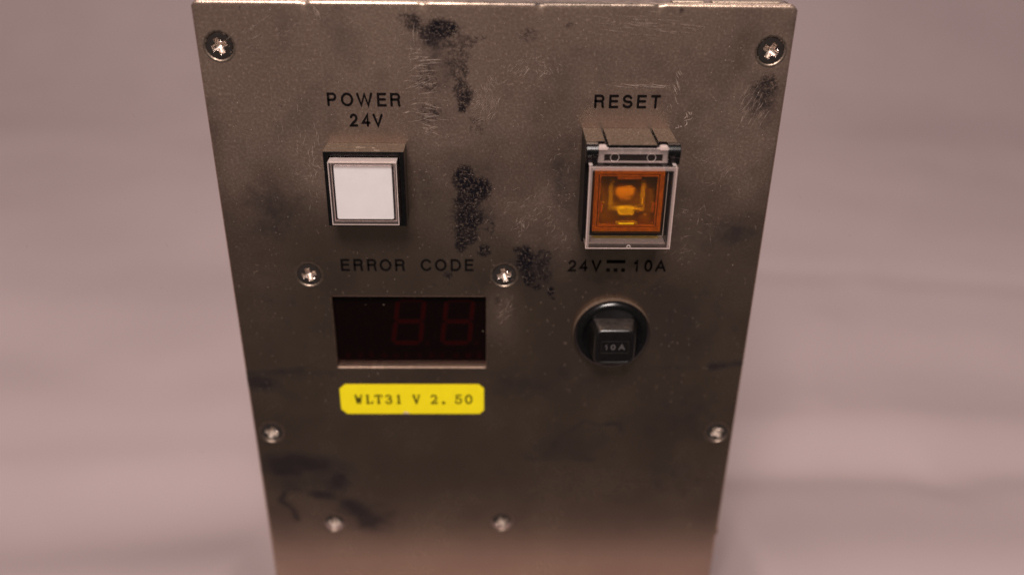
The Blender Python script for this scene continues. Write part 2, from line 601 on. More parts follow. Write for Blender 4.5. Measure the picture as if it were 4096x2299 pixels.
STAINS = [(-21, -5, 3, 2.4, -30, .66), (-16, -8.5, 4, 3, -20, .62), (-8, -9.5, 4, 2.2, 0, .56), (-10, -13.5, 4, 4, 0, .56), (-9.5, -17.5, 3, 3, 0, .54), (-8.5, -22.5, 2.8, 4.2, 0, .64), (-17, -20, 4, 5, 0, .46), (-17.5, -28, 3.6, 3.4, 0, .5), (-5, -31, 3, 3, 0, .48), (8, -8, 3, 2, 0, .44), (-8, -57, 6, 11, 0, .5), (69.5, -22, 4, 6, 0, .5), (-23, -4.2, 1.6, 2.0, 60, .55), (-19.5, -6.5, 2.6, 1.2, -30, .62), (-13.2, -6.6, 4.2, 2.8, 0, .9), (-17, -8.2, 2.2, 1.8, 0, .6),
          (-12.0, -10.5, 2.2, 2.0, 0, .6), (-5, -8.6, 4, 0.9, 0, .42), (-9, -14.5, 2.4, 3.6, 0, .36), (-9.5, -21, 2.6, 1.2, 35, .7), (-7.6, -23, 1.4, 3.0, 0, .72),
          (-8.8, -26.5, 1.3, 1.8, 0, .75), (-6, -30, 2.2, 1.2, 0, .5),
          (-8.4, -46.5, 3.4, 4.4, 0, .95), (-4.6, -49, 3.6, 3.8, -20, .95), (-8, -52.5, 3.6, 3, 0, .8), (-7.2, -57.5, 4.4, 3.4, 0, .9), (-8.2, -63, 3.8, 3.2, 0, .76),
          (-9.8, -66, 1.8, 2, 0, .85), (-7.2, -50, 3.8, 7, 0, .8), (-8, -60, 3.4, 5, 0, .8), (11, -72.5, 4, 4.5, 0, .62), (-3.2, -67.4, 2.2, 2.2, 0, .85), (-1.5, -60, 1.6, 3, 0, .5),
          (8.4, -70.5, 2.6, 4.6, 0, .95), (9.4, -75.5, 2.0, 3.4, 15, .9), (13.6, -69.5, 2.8, 3.4, 0, .62), (14.2, -74.5, 2.2, 3.2, 0, .55), (11.9, -78.8, 1.4, 1.3, 0, .85),
          (16.0, -80.2, 1.2, 1.6, 0, .95), (16.8, -82.6, .6, 1.0, 20, .7), (5.8, -67.0, .9, .9, 0, .8),
          (-13.6, -75, 1.6, 1.4, 0, .62), (-15.6, -78, 3.5, 1.4, 0, .35), (-9, -79, 3, 2, 0, .3),
          (70.2, -20.5, 3.0, 3.4, 0, .62), (70.8, -15.5, 2.0, 1.6, 0, .4), (67.8, -25.5, 2.6, 2.0, 30, .36),
          (45.8, -1.6, .8, 1.0, 90, .6), (-55.6, -26.3, .7, .7, 0, .6), (-63, -2.2, .5, .9, 0, .55), (18, -5.5, 2, 1.0, 20, .5), (3, -8.5, 1.6, 1.2, 0, .35),
          (1, -83.5, 1.5, 2.2, 0, .4), (28.5, -89.5, 2.2, .5, -12, .0)]
SMEARS_AND_SHADE = [(-64, -150, 8, 5, 0, .5), (-42, -167, 7, 4, -20, .6), (-36, -163, 4, 5, 0, .4), (-14, -16, 8, 10, 0, .5), (-15, -28, 6, 6, 0, .45), (-19, -48, 4, 11, 0, .45), (18.5, -46, 4.5, 12, 0, .48), (-53, -147, 11, 8, -20, .5), (-60, -142, 9, 3.6, -8, .8), (-15, -9, 7, 6, 20, .55), (-11, -20, 4.5, 9, 10, .42), (-8, -26, 4, 6, 0, .45), (-6, -55, 8, 14, 0, .35), (10, -73, 8, 9, 0, .4), (69, -23, 5, 7, 0, .4), (-67, -144, 6, 4, -14, .9), (-55, -148, 8, 7, 0, .5), (-44, -162, 8, 4, -28, .7), (-60.5, -55, 8, 9, 0, .46), (-71, -111.5, 6, 3.0, -10, .8), (-60, -108.5, 12, 1.8, 4, .42), (-66, -115, 7, 3, 0, .35), (66, -62, 9, 7, 0, .46),  # patches beside the push buttons are painted shade
          (-66, -142, 7.5, 3.0, -14, .75), (-55, -142.5, 7, 4.4, 0, .62), (-50.0, -149, 4, 5.5, 0, .68), (-56, -155, 7, 2.0, -12, .72), (-47, -159, 6, 3, -28, .74),
          (-40, -165, 6, 3.4, -25, .62), (-36, -170, 6, 4, 0, .3), (20, -136, 17, 9, 10, .42), (57, -150, 14, 10, 0, .4), (60, -90, 14, 16, 0, .35), (12, -112, 14, 5, 0, .40),
          (-62, -88, 10, 14, 0, .28), (38, -75, 22, 12, 0, .28), (-5, -98, 3, 12, 0, .35), (55, -122, 18, 12, 0, .30), (-20, -40, 12, 16, 0, .25), (22, -52, 8, 14, 0, .30),
          (-44, -92, 9, 12, 0, .30), (0, -165, 30, 10, 0, .18), (28, -110, 20, 10, 0, .3)]
HAZE_AND_SHEEN = [(-20, -15, 9, 8, 0, .5), (-17, -27, 7, 9, 0, .6), (-3, -26, 7, 9, 20, .62), (9, -13, 9, 6, 0, .6), (4, -14, 5, 9, 0, .4), (35, -5.5, 14, 3, -6, .4), (24, -5, 6, 4, 0, .4),
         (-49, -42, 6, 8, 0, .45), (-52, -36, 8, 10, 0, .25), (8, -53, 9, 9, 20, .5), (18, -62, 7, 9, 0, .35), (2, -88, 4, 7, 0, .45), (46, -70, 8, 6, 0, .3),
         (52, -52, 10, 12, 0, .3), (66, -34, 8, 10, 0, .3), (-68, -5, 10, 6, 0, .25), (0, -2, 80, 3, 0, .35), (38, -20.5, 5, 1.2, 0, .4), (0, -6, 95, 36, 0, .85), (-50, -14, 40, 24, 0, .35), (55, -16, 35, 24, 0, .2), (-68, -36, 9, 44, 0, .35), (68, -40, 8, 40, 0, .25)]  # large top and side patches paint the metal's sheen and brightness falloff


def fields(X, Z):
    st = np.zeros(X.shape)
    for b in STAINS:
        st = np.maximum(st, blob(X, Z, b[0], b[1], b[2], b[3], b[4], b[5], 0.35))
    st = np.where(st > 0, np.clip(st + 0.42 * (0.6 * vnoise(X, Z, 2.4, 21) + 0.4 * vnoise(X, Z, 1.2, 22) - 0.5), 0, 1.2), 0)
    sm = np.zeros(X.shape)
    for b in SMEARS_AND_SHADE:
        sm = np.maximum(sm, blob(X, Z, b[0], b[1], b[2], b[3], b[4], b[5], 0.7))
    for pts, w, s in [([(-68, -154), (-69.5, -157), (-66, -161), (-65, -165)], 1.3, .7), ([(-70, -139.8), (-58, -139.4), (-52, -141)], 1.0, .6),
                      ([(15.6, -140), (20, -131.5), (24, -129), (27.7, -125.5), (33, -127), (39.1, -126.5), (39.6, -129)], .7, .62),
                      ([(9.8, -140), (22, -140), (31.9, -140.7)], .9, .5), ([(-1.7, -143.6), (2, -146), (8, -146.2)], .8, .5),
                      ([(44, -106.3), (52, -106), (61.8, -105.8)], .9, .42), ([(65, -105.6), (74, -104.4)], 1.5, .62),
                      ([(-74.5, -108.5), (-66, -107.8), (-58, -107.2)], 1.8, .6), ([(-70.5, -5), (-66, -8.2), (-60, -12.3), (-54, -14.4)], .45, .36),
                      ([(26, -88.6), (31, -90.2)], .8, .5)]:
        sm = np.maximum(sm, line(X, Z, pts, w, s))
    sm = np.maximum(sm, 0.9 * np.exp(-((X - 12) / 30) ** 2) * (Z > -0.85))  # darkens the middle of the top bend, painting out its highlight
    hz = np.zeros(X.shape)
    for b in HAZE_AND_SHEEN:
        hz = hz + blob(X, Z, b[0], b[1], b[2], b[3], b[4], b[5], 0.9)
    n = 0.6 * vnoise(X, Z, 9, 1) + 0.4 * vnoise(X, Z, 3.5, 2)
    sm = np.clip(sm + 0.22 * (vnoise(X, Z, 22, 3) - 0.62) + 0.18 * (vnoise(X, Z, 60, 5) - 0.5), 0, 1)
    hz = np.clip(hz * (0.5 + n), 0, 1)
    return st, sm, hz


def front_panel():
    RB = 0.9                     # bend radius at the top and sides
    def axis(a, b, stops, step):
        pts = [a]
        for s in sorted(stops) + [b]:
            n = max(1, int(round((s - pts[-1]) / step)))
            pts += list(np.linspace(pts[-1], s, n + 1)[1:])
        return np.array(pts)
    h0, h1, g0, g1 = HOLE
    c = 0.22                     # worn edge round the window
    xs = axis(-75 + RB, 75 - RB, [h0 - c, h0, h1, h1 + c], 0.62)
    zs = axis(FLOOR + 2, -RB, [g0 - c, g0, g1, g1 + c], 0.62)
    # side bends (angle list) appended on both ends: (x, y)
    bend = [math.radians(a) for a in (18, 36, 54, 72, 90)]
    Lx = [(-75 + RB - RB * math.sin(a), RB - RB * math.cos(a)) for a in reversed(bend)]
    Rx = [(75 - RB + RB * math.sin(a), RB - RB * math.cos(a)) for a in bend]
    col = [(-75.0, 14.0)] + Lx + [(x, 0.0) for x in xs] + Rx + [(75.0, 14.0)]
    Tz = [(-RB + RB * math.sin(a), RB - RB * math.cos(a)) for a in bend]
    row = [(z, 0.0) for z in zs] + Tz
    nx, nz = len(col), len(row)
    V = np.zeros((nz, nx, 3))
    for j, (z, yz) in enumerate(row):
        for i, (x, yx) in enumerate(col):
            V[j, i] = (x, max(yx, yz) if (yx == 0 or yz == 0) else math.hypot(yx, yz) * 0.75, z)
    X, Y, Z = V[..., 0], V[..., 1], V[..., 2]
    # faint unevenness of the sheet and the four small relief nicks in the top bend
    Y += 0.10 * (vnoise(X, Z, 30, 8) - 0.5) * (Y < 0.01)
    for nxp in (-47.1, -18.2, 10.9, 40.4):
        k = np.exp(-((X - nxp) / 0.75) ** 2) * np.clip((Z + 2.4) / 2.4, 0, 1)
        Y += 0.40 * k
        Z -= 0.22 * k
    # clipped upper corners
    for sx in (-1, 1):
        dcor = np.clip((sx * X + Z) - (75 - 1.5), 0, None)
        X -= sx * dcor * 0.5
        Z -= dcor * 0.5
        Y += dcor * 0.25
    # worn window edge pushed in
    inner = ((np.abs(X - h0) < 1e-6) | (np.abs(X - h1) < 1e-6)) & (Z >= g0 - 1e-6) & (Z <= g1 + 1e-6)
    inner |= ((np.abs(Z - g0) < 1e-6) | (np.abs(Z - g1) < 1e-6)) & (X >= h0 - 1e-6) & (X <= h1 + 1e-6)
    Y[inner] += 0.22
    # small burr on the right edge low down, below it the flange sits a hair further in
    Xr = X > 74.0
    X[Xr & (np.abs(Z + 171.6) < 0.9)] += 0.35
    X[Xr & (Z < -172.5)] -= 0.30
    def near(x, z):
        return [q for q in SCREWS if abs(q[0] - x) < 4 and abs(q[1] - z) < 4]
    faces, mi = [], []
    idx = np.arange(nx * nz).reshape(nz, nx)
    for j in range(nz - 1):
        zc = (row[j][0] + row[j + 1][0]) / 2
        for i in range(nx - 1):
            xc = (col[i][0] + col[i + 1][0]) / 2
            if h0 < xc < h1 and g0 < zc < g1:
                continue
            if any(max(math.hypot(px_ - sx_, pz_ - sz_) for px_ in (col[i][0], col[i + 1][0]) for pz_ in (row[j][0], row[j + 1][0])) < 3.95 for sx_, sz_, _a in near(xc, zc)):
                continue
            faces.append((idx[j, i], idx[j, i + 1], idx[j + 1, i + 1], idx[j + 1, i]))
            onrim = (h0 - c < xc < h1 + c and g0 - c < zc < g1 + c)
            mi.append(1 if onrim else 0)
    og = Vector((0, 0, FLOOR + 2))
    P = V.reshape(-1, 3)
    me = bpy.data.meshes.new('front_panel')
    me.from_pydata(((P - np.array(og)) * S).tolist(), [], faces)
    me.materials.append(MAT['panel'])
    me.materials.append(MAT['rim'])
    me.polygons.foreach_set('material_index', mi)
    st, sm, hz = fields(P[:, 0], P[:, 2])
    for nm, arr in (('stain', st), ('smear_shade', sm), ('haze', hz)):
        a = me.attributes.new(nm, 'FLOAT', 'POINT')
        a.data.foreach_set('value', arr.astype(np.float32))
    for p in me.polygons:
        p.use_smooth = True
    return link('front_panel', me, box, og)


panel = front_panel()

# top flange folded back behind the bend, in five tabs with gaps at the nicks; side and back of the enclosure
m = MB()
tabs = [-73.4, -47.5, -46.7, -18.6, -17.8, 10.5, 11.3, 40.0, 40.8, 72.3]
for a, b in zip(tabs[0::2], tabs[1::2]):
    m.box(a, b, 0.95, 2.3, -1.4, -0.30, 'edge')
m.build('top_flange', box, bevel=0.18)
m = MB()
m.ring((-74.2, 74.2, FLOOR + 0.1, -0.75), (-72.6, 72.6, FLOOR + 2.2, -2.3), 3.1, 150, 'steel')
m.box(-72.55, 72.55, 147, 149.5, FLOOR + 2.25, -2.35, 'inside')
m.build('enclosure', box, bevel=0.5)
m = MB()
m.box(54, 71.0, 2.75, 5.6, -0.72, 0.10, 'edge')
m.box(44, 52, 3.3, 5.6, -0.73, 0.02, 'edge')
m.build('lid_edge', box, bevel=0.2)
# wall thickness of the window cut-out
m = MB()
h0, h1, g0, g1 = HOLE
m.ring((h0 - 0.9, h1 + 0.9, g0 - 0.9, g1 + 0.9), (h0, h1, g0, g1), 0.21, 1.9, 'rim')
m.build('window_rim', panel, bevel=0.0)

# ------------------------------------------------------------------ screws
def screw_mesh(R, name):
    mb = MB()
    nr, na = 40, 120
    pts, cross = [], []
    for i in range(nr + 1):
        r = R * (i / nr) ** 0.9
        for k in range(na):
            a = 2 * math.pi * k / na
            u, w = r * math.cos(a), r * math.sin(a)
            h = 0.24 * (1 - (r / R) ** 2) - 0.04
            if r > R * 0.93:
                h -= ((r - R * 0.93) / (R * 0.07)) ** 2 * 0.03
            au, aw = abs(u), abs(w)
            hw, ln = 0.215 * R, 0.62 * R
            # distance inside the cross
            ins = max(min(hw - aw, ln - au), min(hw - au, ln - aw))
            if au + aw < 0.48 * R:
                ins = max(ins, (0.48 * R - au - aw) * 0.7)
            if ins > 0:
                d = min(1.0, ins / 0.22)
                h -= d * d * (3 - 2 * d) * (1.70 * (1 - r / (0.80 * R)) + 0.20)
            # maker's dot between two arms
            dd = math.hypot(u - 0.36 * R, w - 0.36 * R)
            if dd < 0.13 * R:
                h -= 0.32 * math.cos(dd / (0.13 * R) * math.pi / 2)
            pts.append((u, -h, w))
            cross.append(ins)
    f, f2 = [], []
    for i in range(nr):
        for k in range(na):
            q = (k + 1) % na
            fc = (i * na + k, (i + 1) * na + k, (i + 1) * na + q, i * na + q)
            deep = min(cross[j] for j in fc) > 0
            (f2 if deep else f).append(fc)
    mb.add(pts, f, 'screw')
    b0 = len(mb.f)
    for fc in f2:
        mb.f.append(fc)
        mb.mi.append(mb.slot('screw_recess'))
    # skirt going down into the sheet
    mb.lathe(0, 0, [(R, 0.50), (R * 0.9, 1.4)], 'screw', 60)
    me = mb.mesh(name, (0, 0, 0), fix=True)
    for p in me.polygons:
        p.use_smooth = True
    return me


def seat_mesh(R, name):
    mb = MB()
    prof = [(R + 0.85, -0.06), (R + 0.65, -0.08), (R + 0.40, -0.06), (R + 0.22, 0.03), (R + 0.08, 0.22), (R + 0.02, 0.5)]
    mb.lathe(0, 0, prof, 'seat', 72)
    me = mb.mesh(name, (0, 0, 0), fix=True)
    for p in me.polygons:
        p.use_smooth = True
    return me


SM = screw_mesh(3.25, 'screw')
ST = seat_mesh(3.25, 'screw_seat')
first = None
for x, z, a in SCREWS:
    if first is None:
        o = link('screw', SM, box, (x, -0.02, z))
        s = link('screw_seat', ST, o, (x, -0.02, z))
        first = (o, s)
    else:
        o = first[0].copy()
        scene.collection.objects.link(o)
        o.parent = box
        o.location = (Vector((x, -0.02, z)) - ORIGIN['control_box']) * S
        s = first[1].copy()
        scene.collection.objects.link(s)
        s.parent = o
        s.location = (0, 0, 0)
    o.rotation_euler = (0, math.radians(a), 0)

# ------------------------------------------------------------------ lettering: engraved round-ended strokes filled with paint
def arc(cx, cy, rx, ry, a0, a1, n=14):
    return [(cx + rx * math.cos(math.radians(a0 + (a1 - a0) * k / n)), cy + ry * math.sin(math.radians(a0 + (a1 - a0) * k / n))) for k in range(n + 1)]


# every glyph lives in a unit box, 0..1 both ways
G = {
    'P': [[(0, 0), (0, 1), (.58, 1)] + arc(.62, .73, .38, .27, 90, -90) + [(0, .46)]],
    'O': [arc(.5, .5, .5, .5, 90, 450, 40)],
    'W': [[(0, 1), (.25, 0), (.5, .97), (.75, 0), (1, 1)]],
    'E': [[(1, 1), (0, 1), (0, 0), (1, 0)], [(0, .53), (.92, .53)]],
    'R': [[(0, 0), (0, 1), (.58, 1)] + arc(.64, .76, .33, .24, 90, -90) + [(0, .52)], [(.60, .52)] + arc(.66, .30, .26, .22, 90, 0, 8) + [(.92, .12), (.98, 0)]],
    'S': [arc(.5, .745, .44, .255, 22, 180, 14) + arc(.48, .745, .42, .25, 180, 262, 8) + [(.62, .47)] + arc(.52, .265, .48, .265, 55, -160, 22)],
    'T': [[(0, 1), (1, 1)], [(.5, 1), (.5, 0)]],
    'C': [arc(.54, .5, .54, .5, 38, 322, 36)],
    'D': [[(0, 0), (0, 1), (.45, 1)] + arc(.45, .5, .55, .5, 90, -90, 20) + [(0, 0)]],
    'V': [[(0, 1), (.5, 0), (1, 1)]],
    '2': [arc(.5, .70, .46, .30, 165, -20, 16) + [(.70, .40), (.30, .22), (.02, 0), (1, 0)]],
    '4': [[(.74, 0), (.74, 1), (0, .27), (1, .27)]],
    '1': [[(.15, .76), (.55, .82), (.72, 1), (.72, 0)]],
    '0': [arc(.5, .5, .5, .5, 90, 450, 36)],
    'A': [[(0, 0), (.5, 1), (1, 0)], [(.20, .33), (.80, .33)]],
}
# serif typewriter face for the label: (polyline, relative thickness)
GS = {
    'W': [([(.08, 1), (.30, 0)], 1.0), ([(.30, 0), (.50, .72)], .8), ([(.50, .72), (.70, 0)], 1.0), ([(.70, 0), (.92, 1)], .8), ([(0, 1), (.22, 1)], .6), ([(.80, 1), (1, 1)], .6)],
    'L': [([(.22, 0), (.22, 1)], 1.1), ([(.05, 1), (.42, 1)], .6), ([(.05, 0), (.95, 0), (1, .26)], .7)],
    'T': [([(.5, 0), (.5, 1)], 1.1), ([(.02, .76), (.06, 1), (.94, 1), (.98, .76)], .7), ([(.30, 0), (.70, 0)], .6)],
    '3': [(arc(.45, .76, .45, .24, 160, -70, 14) + [(.42, .54)], .9), ([(.42, .54)] + arc(.48, .27, .48, .27, 70, -165, 18), 1.0)],
    '1': [([(.55, 0), (.55, 1)], 1.1), ([(.22, .84), (.55, 1)], .7), ([(.10, 0), (1, 0)], .7)],
    'V': [([(.12, 1), (.52, 0)], 1.1), ([(.52, 0), (.90, 1)], .8), ([(0, 1), (.30, 1)], .6), ([(.74, 1), (1, 1)], .6)],
    '2': [(arc(.48, .70, .44, .30, 160, -25, 16) + [(.66, .36), (.06, 0)], .95), ([(.06, 0), (.98, 0), (1, .16)], .9)],
    '.': [([(.5, .03), (.5, .09)], 1.7)],
    '5': [([(.92, 1), (.16, 1), (.10, .52)] + arc(.46, .32, .50, .32, 130, -165, 20), .9)],
    '0': [(arc(.5, .5, .46, .5, 90, 450, 36), 1.0)],
}


def ribbon(mb, pts, w, y, mat):
    """flat painted stroke with round ends, lying in the plane of the panel"""
    p = [Vector(q) for q in pts]
    q = [p[0]]
    for a in p[1:]:
        if (a - q[-1]).length > 1e-4:
            q.append(a)
    p = q
    h = w / 2
    closed = (p[0] - p[-1]).length < 1e-3
    n = len(p)
    L, R_ = [], []
    for i in range(n):
        if closed:
            d0 = (p[i] - p[i - 1 if i > 0 else n - 2]).normalized()
            d1 = (p[i + 1 if i < n - 1 else 1] - p[i]).normalized()
        else:
            d0 = (p[i] - p[i - 1]).normalized() if i > 0 else (p[1] - p[0]).normalized()
            d1 = (p[i + 1] - p[i]).normalized() if i < n - 1 else d0
        t = (d0 + d1)
        t = t.normalized() if t.length > 1e-6 else d0
        nn = Vector((-t.y, t.x))
        k = 1 / max(0.45, nn.dot(Vector((-d0.y, d0.x))))
        L.append(p[i] + nn * h * k)
        R_.append(p[i] - nn * h * k)
    v = [(a.x, y, a.y) for a in L] + [(a.x, y, a.y) for a in R_]
    mb.add(v, [(i, n + i, n + i + 1, i + 1) for i in range(n - 1)], mat)
    if not closed:
        for e, d in ((p[0], (p[0] - p[1])), (p[-1], (p[-1] - p[-2]))):
            a0 = math.atan2(d.y, d.x)
            fan = [(e.x + h * math.cos(a0 + t), y, e.y + h * math.sin(a0 + t)) for t in np.linspace(-math.pi / 2, math.pi / 2, 9)]
            mb.add(fan, [tuple(range(9))], mat)


def write(items, ext, zb, zt, stroke, name, parent, y=-0.10, mat='ink', px=None, font=G, label=None):
    """items: (glyph, left, right) in source pixels; ext maps the pixel extent onto panel mm; extents include the stroke"""
    (pa, xa), (pb, xb) = ext
    mb = MB()
    k = 0
    for g, l, r in items:
        x0 = xa + (l - pa) * (xb - xa) / (pb - pa)
        x1 = xa + (r - pa) * (xb - xa) / (pb - pa)
        for st in font[g]:
            pts, wf = (st if font is GS else (st, 1.0))
            w = stroke * wf
            hs = stroke / 2
            q = [(x0 + hs + a * (x1 - x0 - stroke), zb + hs + b * (zt - zb - stroke)) for a, b in pts]
            ribbon(mb, q, w, y - 0.002 * (k % 5), mat)
            k += 1
    o = mb.build(name, parent, fix=False)
    if label:
        o['label'] = label
    return o


write([('P', 235, 320), ('O', 358, 470), ('W', 497, 643), ('E', 682, 768), ('R', 800, 893)], ((235, -43.49), (893, -24.59)), -26.29, -22.72, .62, 'lettering', panel)
write([('2', 440, 515), ('4', 548, 628), ('V', 648, 742)], ((440, -38.08), (742, -29.38)), -31.7, -28.22, .62, 'lettering', panel)
write([('R', 750, 830), ('E', 865, 940), ('S', 968, 1050), ('E', 1083, 1158), ('T', 1190, 1268)], ((750, 25.47), (1268, 42.71)), -26.32, -22.79, .62, 'lettering', panel)
write([('E', 555, 650), ('R', 690, 792), ('R', 835, 937), ('O', 968, 1095), ('R', 1133, 1238)], ((555, -43.61), (1238, -25.56)), -73.77, -70.05, .62, 'lettering', panel)
write([('C', 1397, 1512), ('O', 1548, 1672), ('D', 1715, 1825), ('E', 1865, 1958)], ((1397, -21.14), (1958, -6.17)), -73.7, -69.96, .62, 'lettering', panel)
write([('2', 330, 418), ('4', 450, 540), ('V', 575, 680)], ((330, 20.57), (680, 30.03)), -73.68, -70.1, .62, 'lettering', panel)
write([('1', 1032, 1092), ('0', 1145, 1230), ('A', 1258, 1372)], ((1040, 39.34), (1372, 48.47)), -73.7, -70.04, .62, 'lettering', panel)
mb = MB()
mb.box(31.46, 36.77, -0.11, -0.05, -71.08, -70.13, 'ink')
for a, b in ((31.5, 32.56), (33.64, 34.7), (35.75, 36.82)):
    mb.box(a, b, -0.11, -0.05, -73.75, -72.75, 'ink')
mb.build('direct_current_symbol', panel)

# ------------------------------------------------------------------ scuffs: many thin pale strokes, one mass
mb = MB()
cnt = 0


def scuff(cx, cz, ang, ln, w, bend=0.0, y=None):
    global cnt
    a = math.radians(ang)
    pts = []
    n = 6
    for k in range(n):
        s = (k / (n - 1) - 0.5) * ln
        o = bend * (s / ln) ** 2 * 4 + random.uniform(-.04, .04)
        pts.append((cx + s * math.cos(a) - o * math.sin(a), cz + s * math.sin(a) + o * math.cos(a)))
    # skip the window and the mounted parts
    for x, z in pts:
        if (-47.6 < x < -2.2 and -106.4 < z < -81.7) or (-45.6 < x < -23 and -57.8 < z < -35.5) or (22 < x < 46.6 and -60 < z < -31):
            return
    yy = -0.075 - 0.0005 * (cnt % 40)
    cnt += 1
    L, R_ = [], []
    for i in range(n):
        d = Vector(pts[min(i + 1, n - 1)]) - Vector(pts[max(i - 1, 0)])
        d.normalize()
        h = w / 2 * (math.sin(math.pi * (i + .35) / (n - .3)) * .9 + .1) * random.uniform(.6, 1.2)
        L.append((pts[i][0] - d.y * h, yy, pts[i][1] + d.x * h))
        R_.append((pts[i][0] + d.y * h, yy, pts[i][1] - d.x * h))
    mb.add(L + R_, [(i, n + i, n + i + 1, i + 1) for i in range(n - 1)], 'scuff')


def cluster(cx, cz, sx, sz, ang, aj, ln, lj, n, w=(.07, .16), bend=0.1):
    for _ in range(n):
        scuff(random.gauss(cx, sx), random.gauss(cz, sz), ang + random.gauss(0, aj), ln * random.uniform(1 - lj, 1 + lj), random.uniform(*w), random.uniform(-bend, bend))


cluster(-18.5, -14.5, 2.2, 2.0, 4, 10, 3.6, .6, 26)
cluster(-19, -21, 1.8, 2.2, 8, 12, 3.0, .6, 26)
cluster(-18.2, -28, 1.8, 1.8, 2, 14, 2.8, .6, 28)
cluster(-16.8, -31.8, 1.2, 1.2, -14, 10, 2.0, .5, 16)
cluster(-25, -8, 1.5, 4, 82, 12, 2.6, .5, 12, (.06, .10))
cluster(-21.5, -6, .8, 3, 88, 8, 3.4, .5, 6, (.06, .10))
for k in range(15):                                   # finger print, broken concentric ridges
    for a0 in (-75, -40, -8, 25):
        if random.random() < .78:
            a = math.radians(a0 + random.uniform(-10, 10))
            r = 1.2 + .5 * k
            scuff(-6.2 + r * math.cos(a) * .85, -23.2 + r * math.sin(a) * 1.05, math.degrees(a) + 90, min(3.2, r * .62), random.uniform(.06, .12), -.12 * min(3.2, r * .62))
cluster(6, -16.5, 2.2, 1.0, 52, 10, 1.8, .5, 22, (.06, .13))
cluster(12, -16.5, 1.8, .9, -66, 12, 1.4, .5, 14, (.06, .13))
cluster(10, -13, 3, 2.2, 20, 30, 1.6, .6, 20, (.05, .10))
cluster(37, -4.8, 5.5, 1.1, -6, 5, 5.0, .6, 34, (.05, .11))
cluster(38, -20.4, 2.4, .25, -4, 4, 4.0, .5, 10, (.10, .22))
cluster(46.3, -22, .35, 1.4, -62, 6, 2.4, .4, 7, (.10, .22))
cluster(46.9, -17.2, .3, .4, -50, 18, 1.3, .4, 5, (.12, .25))
cluster(50.2, -28.6, .5, 1.0, 70, 30, 1.2, .5, 9, (.15, .35))
cluster(48.5, -31.2, .7, .3, 20, 30, .9, .5, 6, (.15, .35))
cluster(65.4, -26, 1.8, 2.0, 66, 8, 2.6, .5, 26, (.06, .12))
cluster(69, -28, 1.2, 2.0, 62, 8, 2.4, .5, 12, (.06, .10))
cluster(61, -42, 1.5, 2.0, 50, 14, 2.6, .5, 10, (.06, .11))
cluster(53, -55, 4, 5, 40, 40, 2.0, .5, 30, (.05, .09))
cluster(47, -67, 4, 2, 20, 25, 2.4, .5, 16, (.05, .09))
cluster(8, -54, 4, 3, 35, 25, 1.7, .5, 30, (.05, .12))
cluster(7, -59.5, 2.0, 2.4, 60, 30, 1.4, .5, 14, (.06, .14))
cluster(17, -61, 2.5, 3.5, 60, 30, 1.5, .5, 16, (.05, .10))
cluster(2.2, -87, 1.4, 2.4, 48, 22, 1.8, .5, 22, (.05, .12))
cluster(-49, -38, 1.8, 5, 84, 10, 2.2, .6, 26, (.05, .10))
cluster(-50, -44, 2.4, 1.4, 10, 50, 1.0, .5, 22, (.06, .16))
cluster(-51, -30, 4, 4, 85, 12, 2.0, .5, 14, (.04, .08))
cluster(-61, -9, 3, 2, 38, 14, 3, .5, 10, (.05, .09))
cluster(-50, -6, 8, 3, 32, 12, 3.6, .5, 12, (.05, .09))
cluster(-44.5, -3.0, .5, .9, -64, 6, 2.2, .4, 5, (.10, .20))
cluster(24, -43, 3, 8, 88, 30, 1.6, .6, 0)
cluster(17.5, -47, 3, 8, 70, 40, 1.2, .6, 30, (.05, .09))
cluster(0, -30, 60, 26, 40, 90, 1.0, .6, 150, (.05, .09))
cluster(0, -85, 66, 40, 20, 90, 1.0, .6, 90, (.05, .09))
for _ in range(900):                                  # dust specks
    scuff(random.uniform(-73, 73), -1 - 118 * random.random() ** 1.25, random.uniform(0, 180), random.uniform(.16, .42), random.uniform(.10, .22))
sc = mb.build('scuff_marks', panel, fix=False)
sc['kind'] = 'stuff'

# ------------------------------------------------------------------ power push button (white)
PX, PZ = -34.1, -46.55
m = MB()
hw = 10.4
m.ring((PX - hw, PX + hw, PZ - hw, PZ + hw), (PX - 9.1, PX + 9.1, PZ - 9.1, PZ + 9.1), -7.0, -0.06, 'black', top='dusty')
m.box(PX - 9.15, PX + 9.15, -3.4, -0.4, PZ - 9.15, PZ + 9.15, 'black_matt')
pwr = m.build('push_button', box, bevel=0.16)
pwr['label'] = 'black square push button with white face under clear cap'
LX0, LX1, LZ0, LZ1 = -42.95, -25.3, -55.35, -37.95
m = MB()   # clear cap: front plate and four walls
m.ring((LX0, LX1, LZ0, LZ1), (LX0 + 1.0, LX1 - 1.0, LZ0 + 1.0, LZ1 - 1.0), -10.0, -3.6, 'clear_edge', top='clear_bright', front='clear_edge')
m.box(LX0 + 1.01, LX1 - 1.01, -9.93, -9.2, LZ0 + 1.01, LZ1 - 1.01, 'clear')
m.build('clear_cap', pwr, bevel=0.22)
m = MB()
m.loops([rrect(-34.2, -46.6, 7.45, 7.5, .5, -8.5), rrect(-34.2, -46.6, 7.45, 7.5, .5, -9.0), rrect(-34.2, -46.6, 7.3, 7.35, .45, -9.12)], 'white')
m.build('white_plate', pwr)
m = MB()  # thin pale rings painted as glints along the cap's edges
m.ring((LX0 + .05, LX1 - .05, LZ0 + .05, LZ1 - .05), (LX0 + .28, LX1 - .28, LZ0 + .28, LZ1 - .28), -10.06, -10.01, 'clear_bright')
m.ring((-34.2 - 8.2, -34.2 + 8.2, -46.6 - 8.2, -46.6 + 8.2), (-34.2 - 8.0, -34.2 + 8.0, -46.6 - 8.0, -46.6 + 8.0), -8.7, -8.3, 'clear_bright')
m.build('cap_edge_glint', pwr)

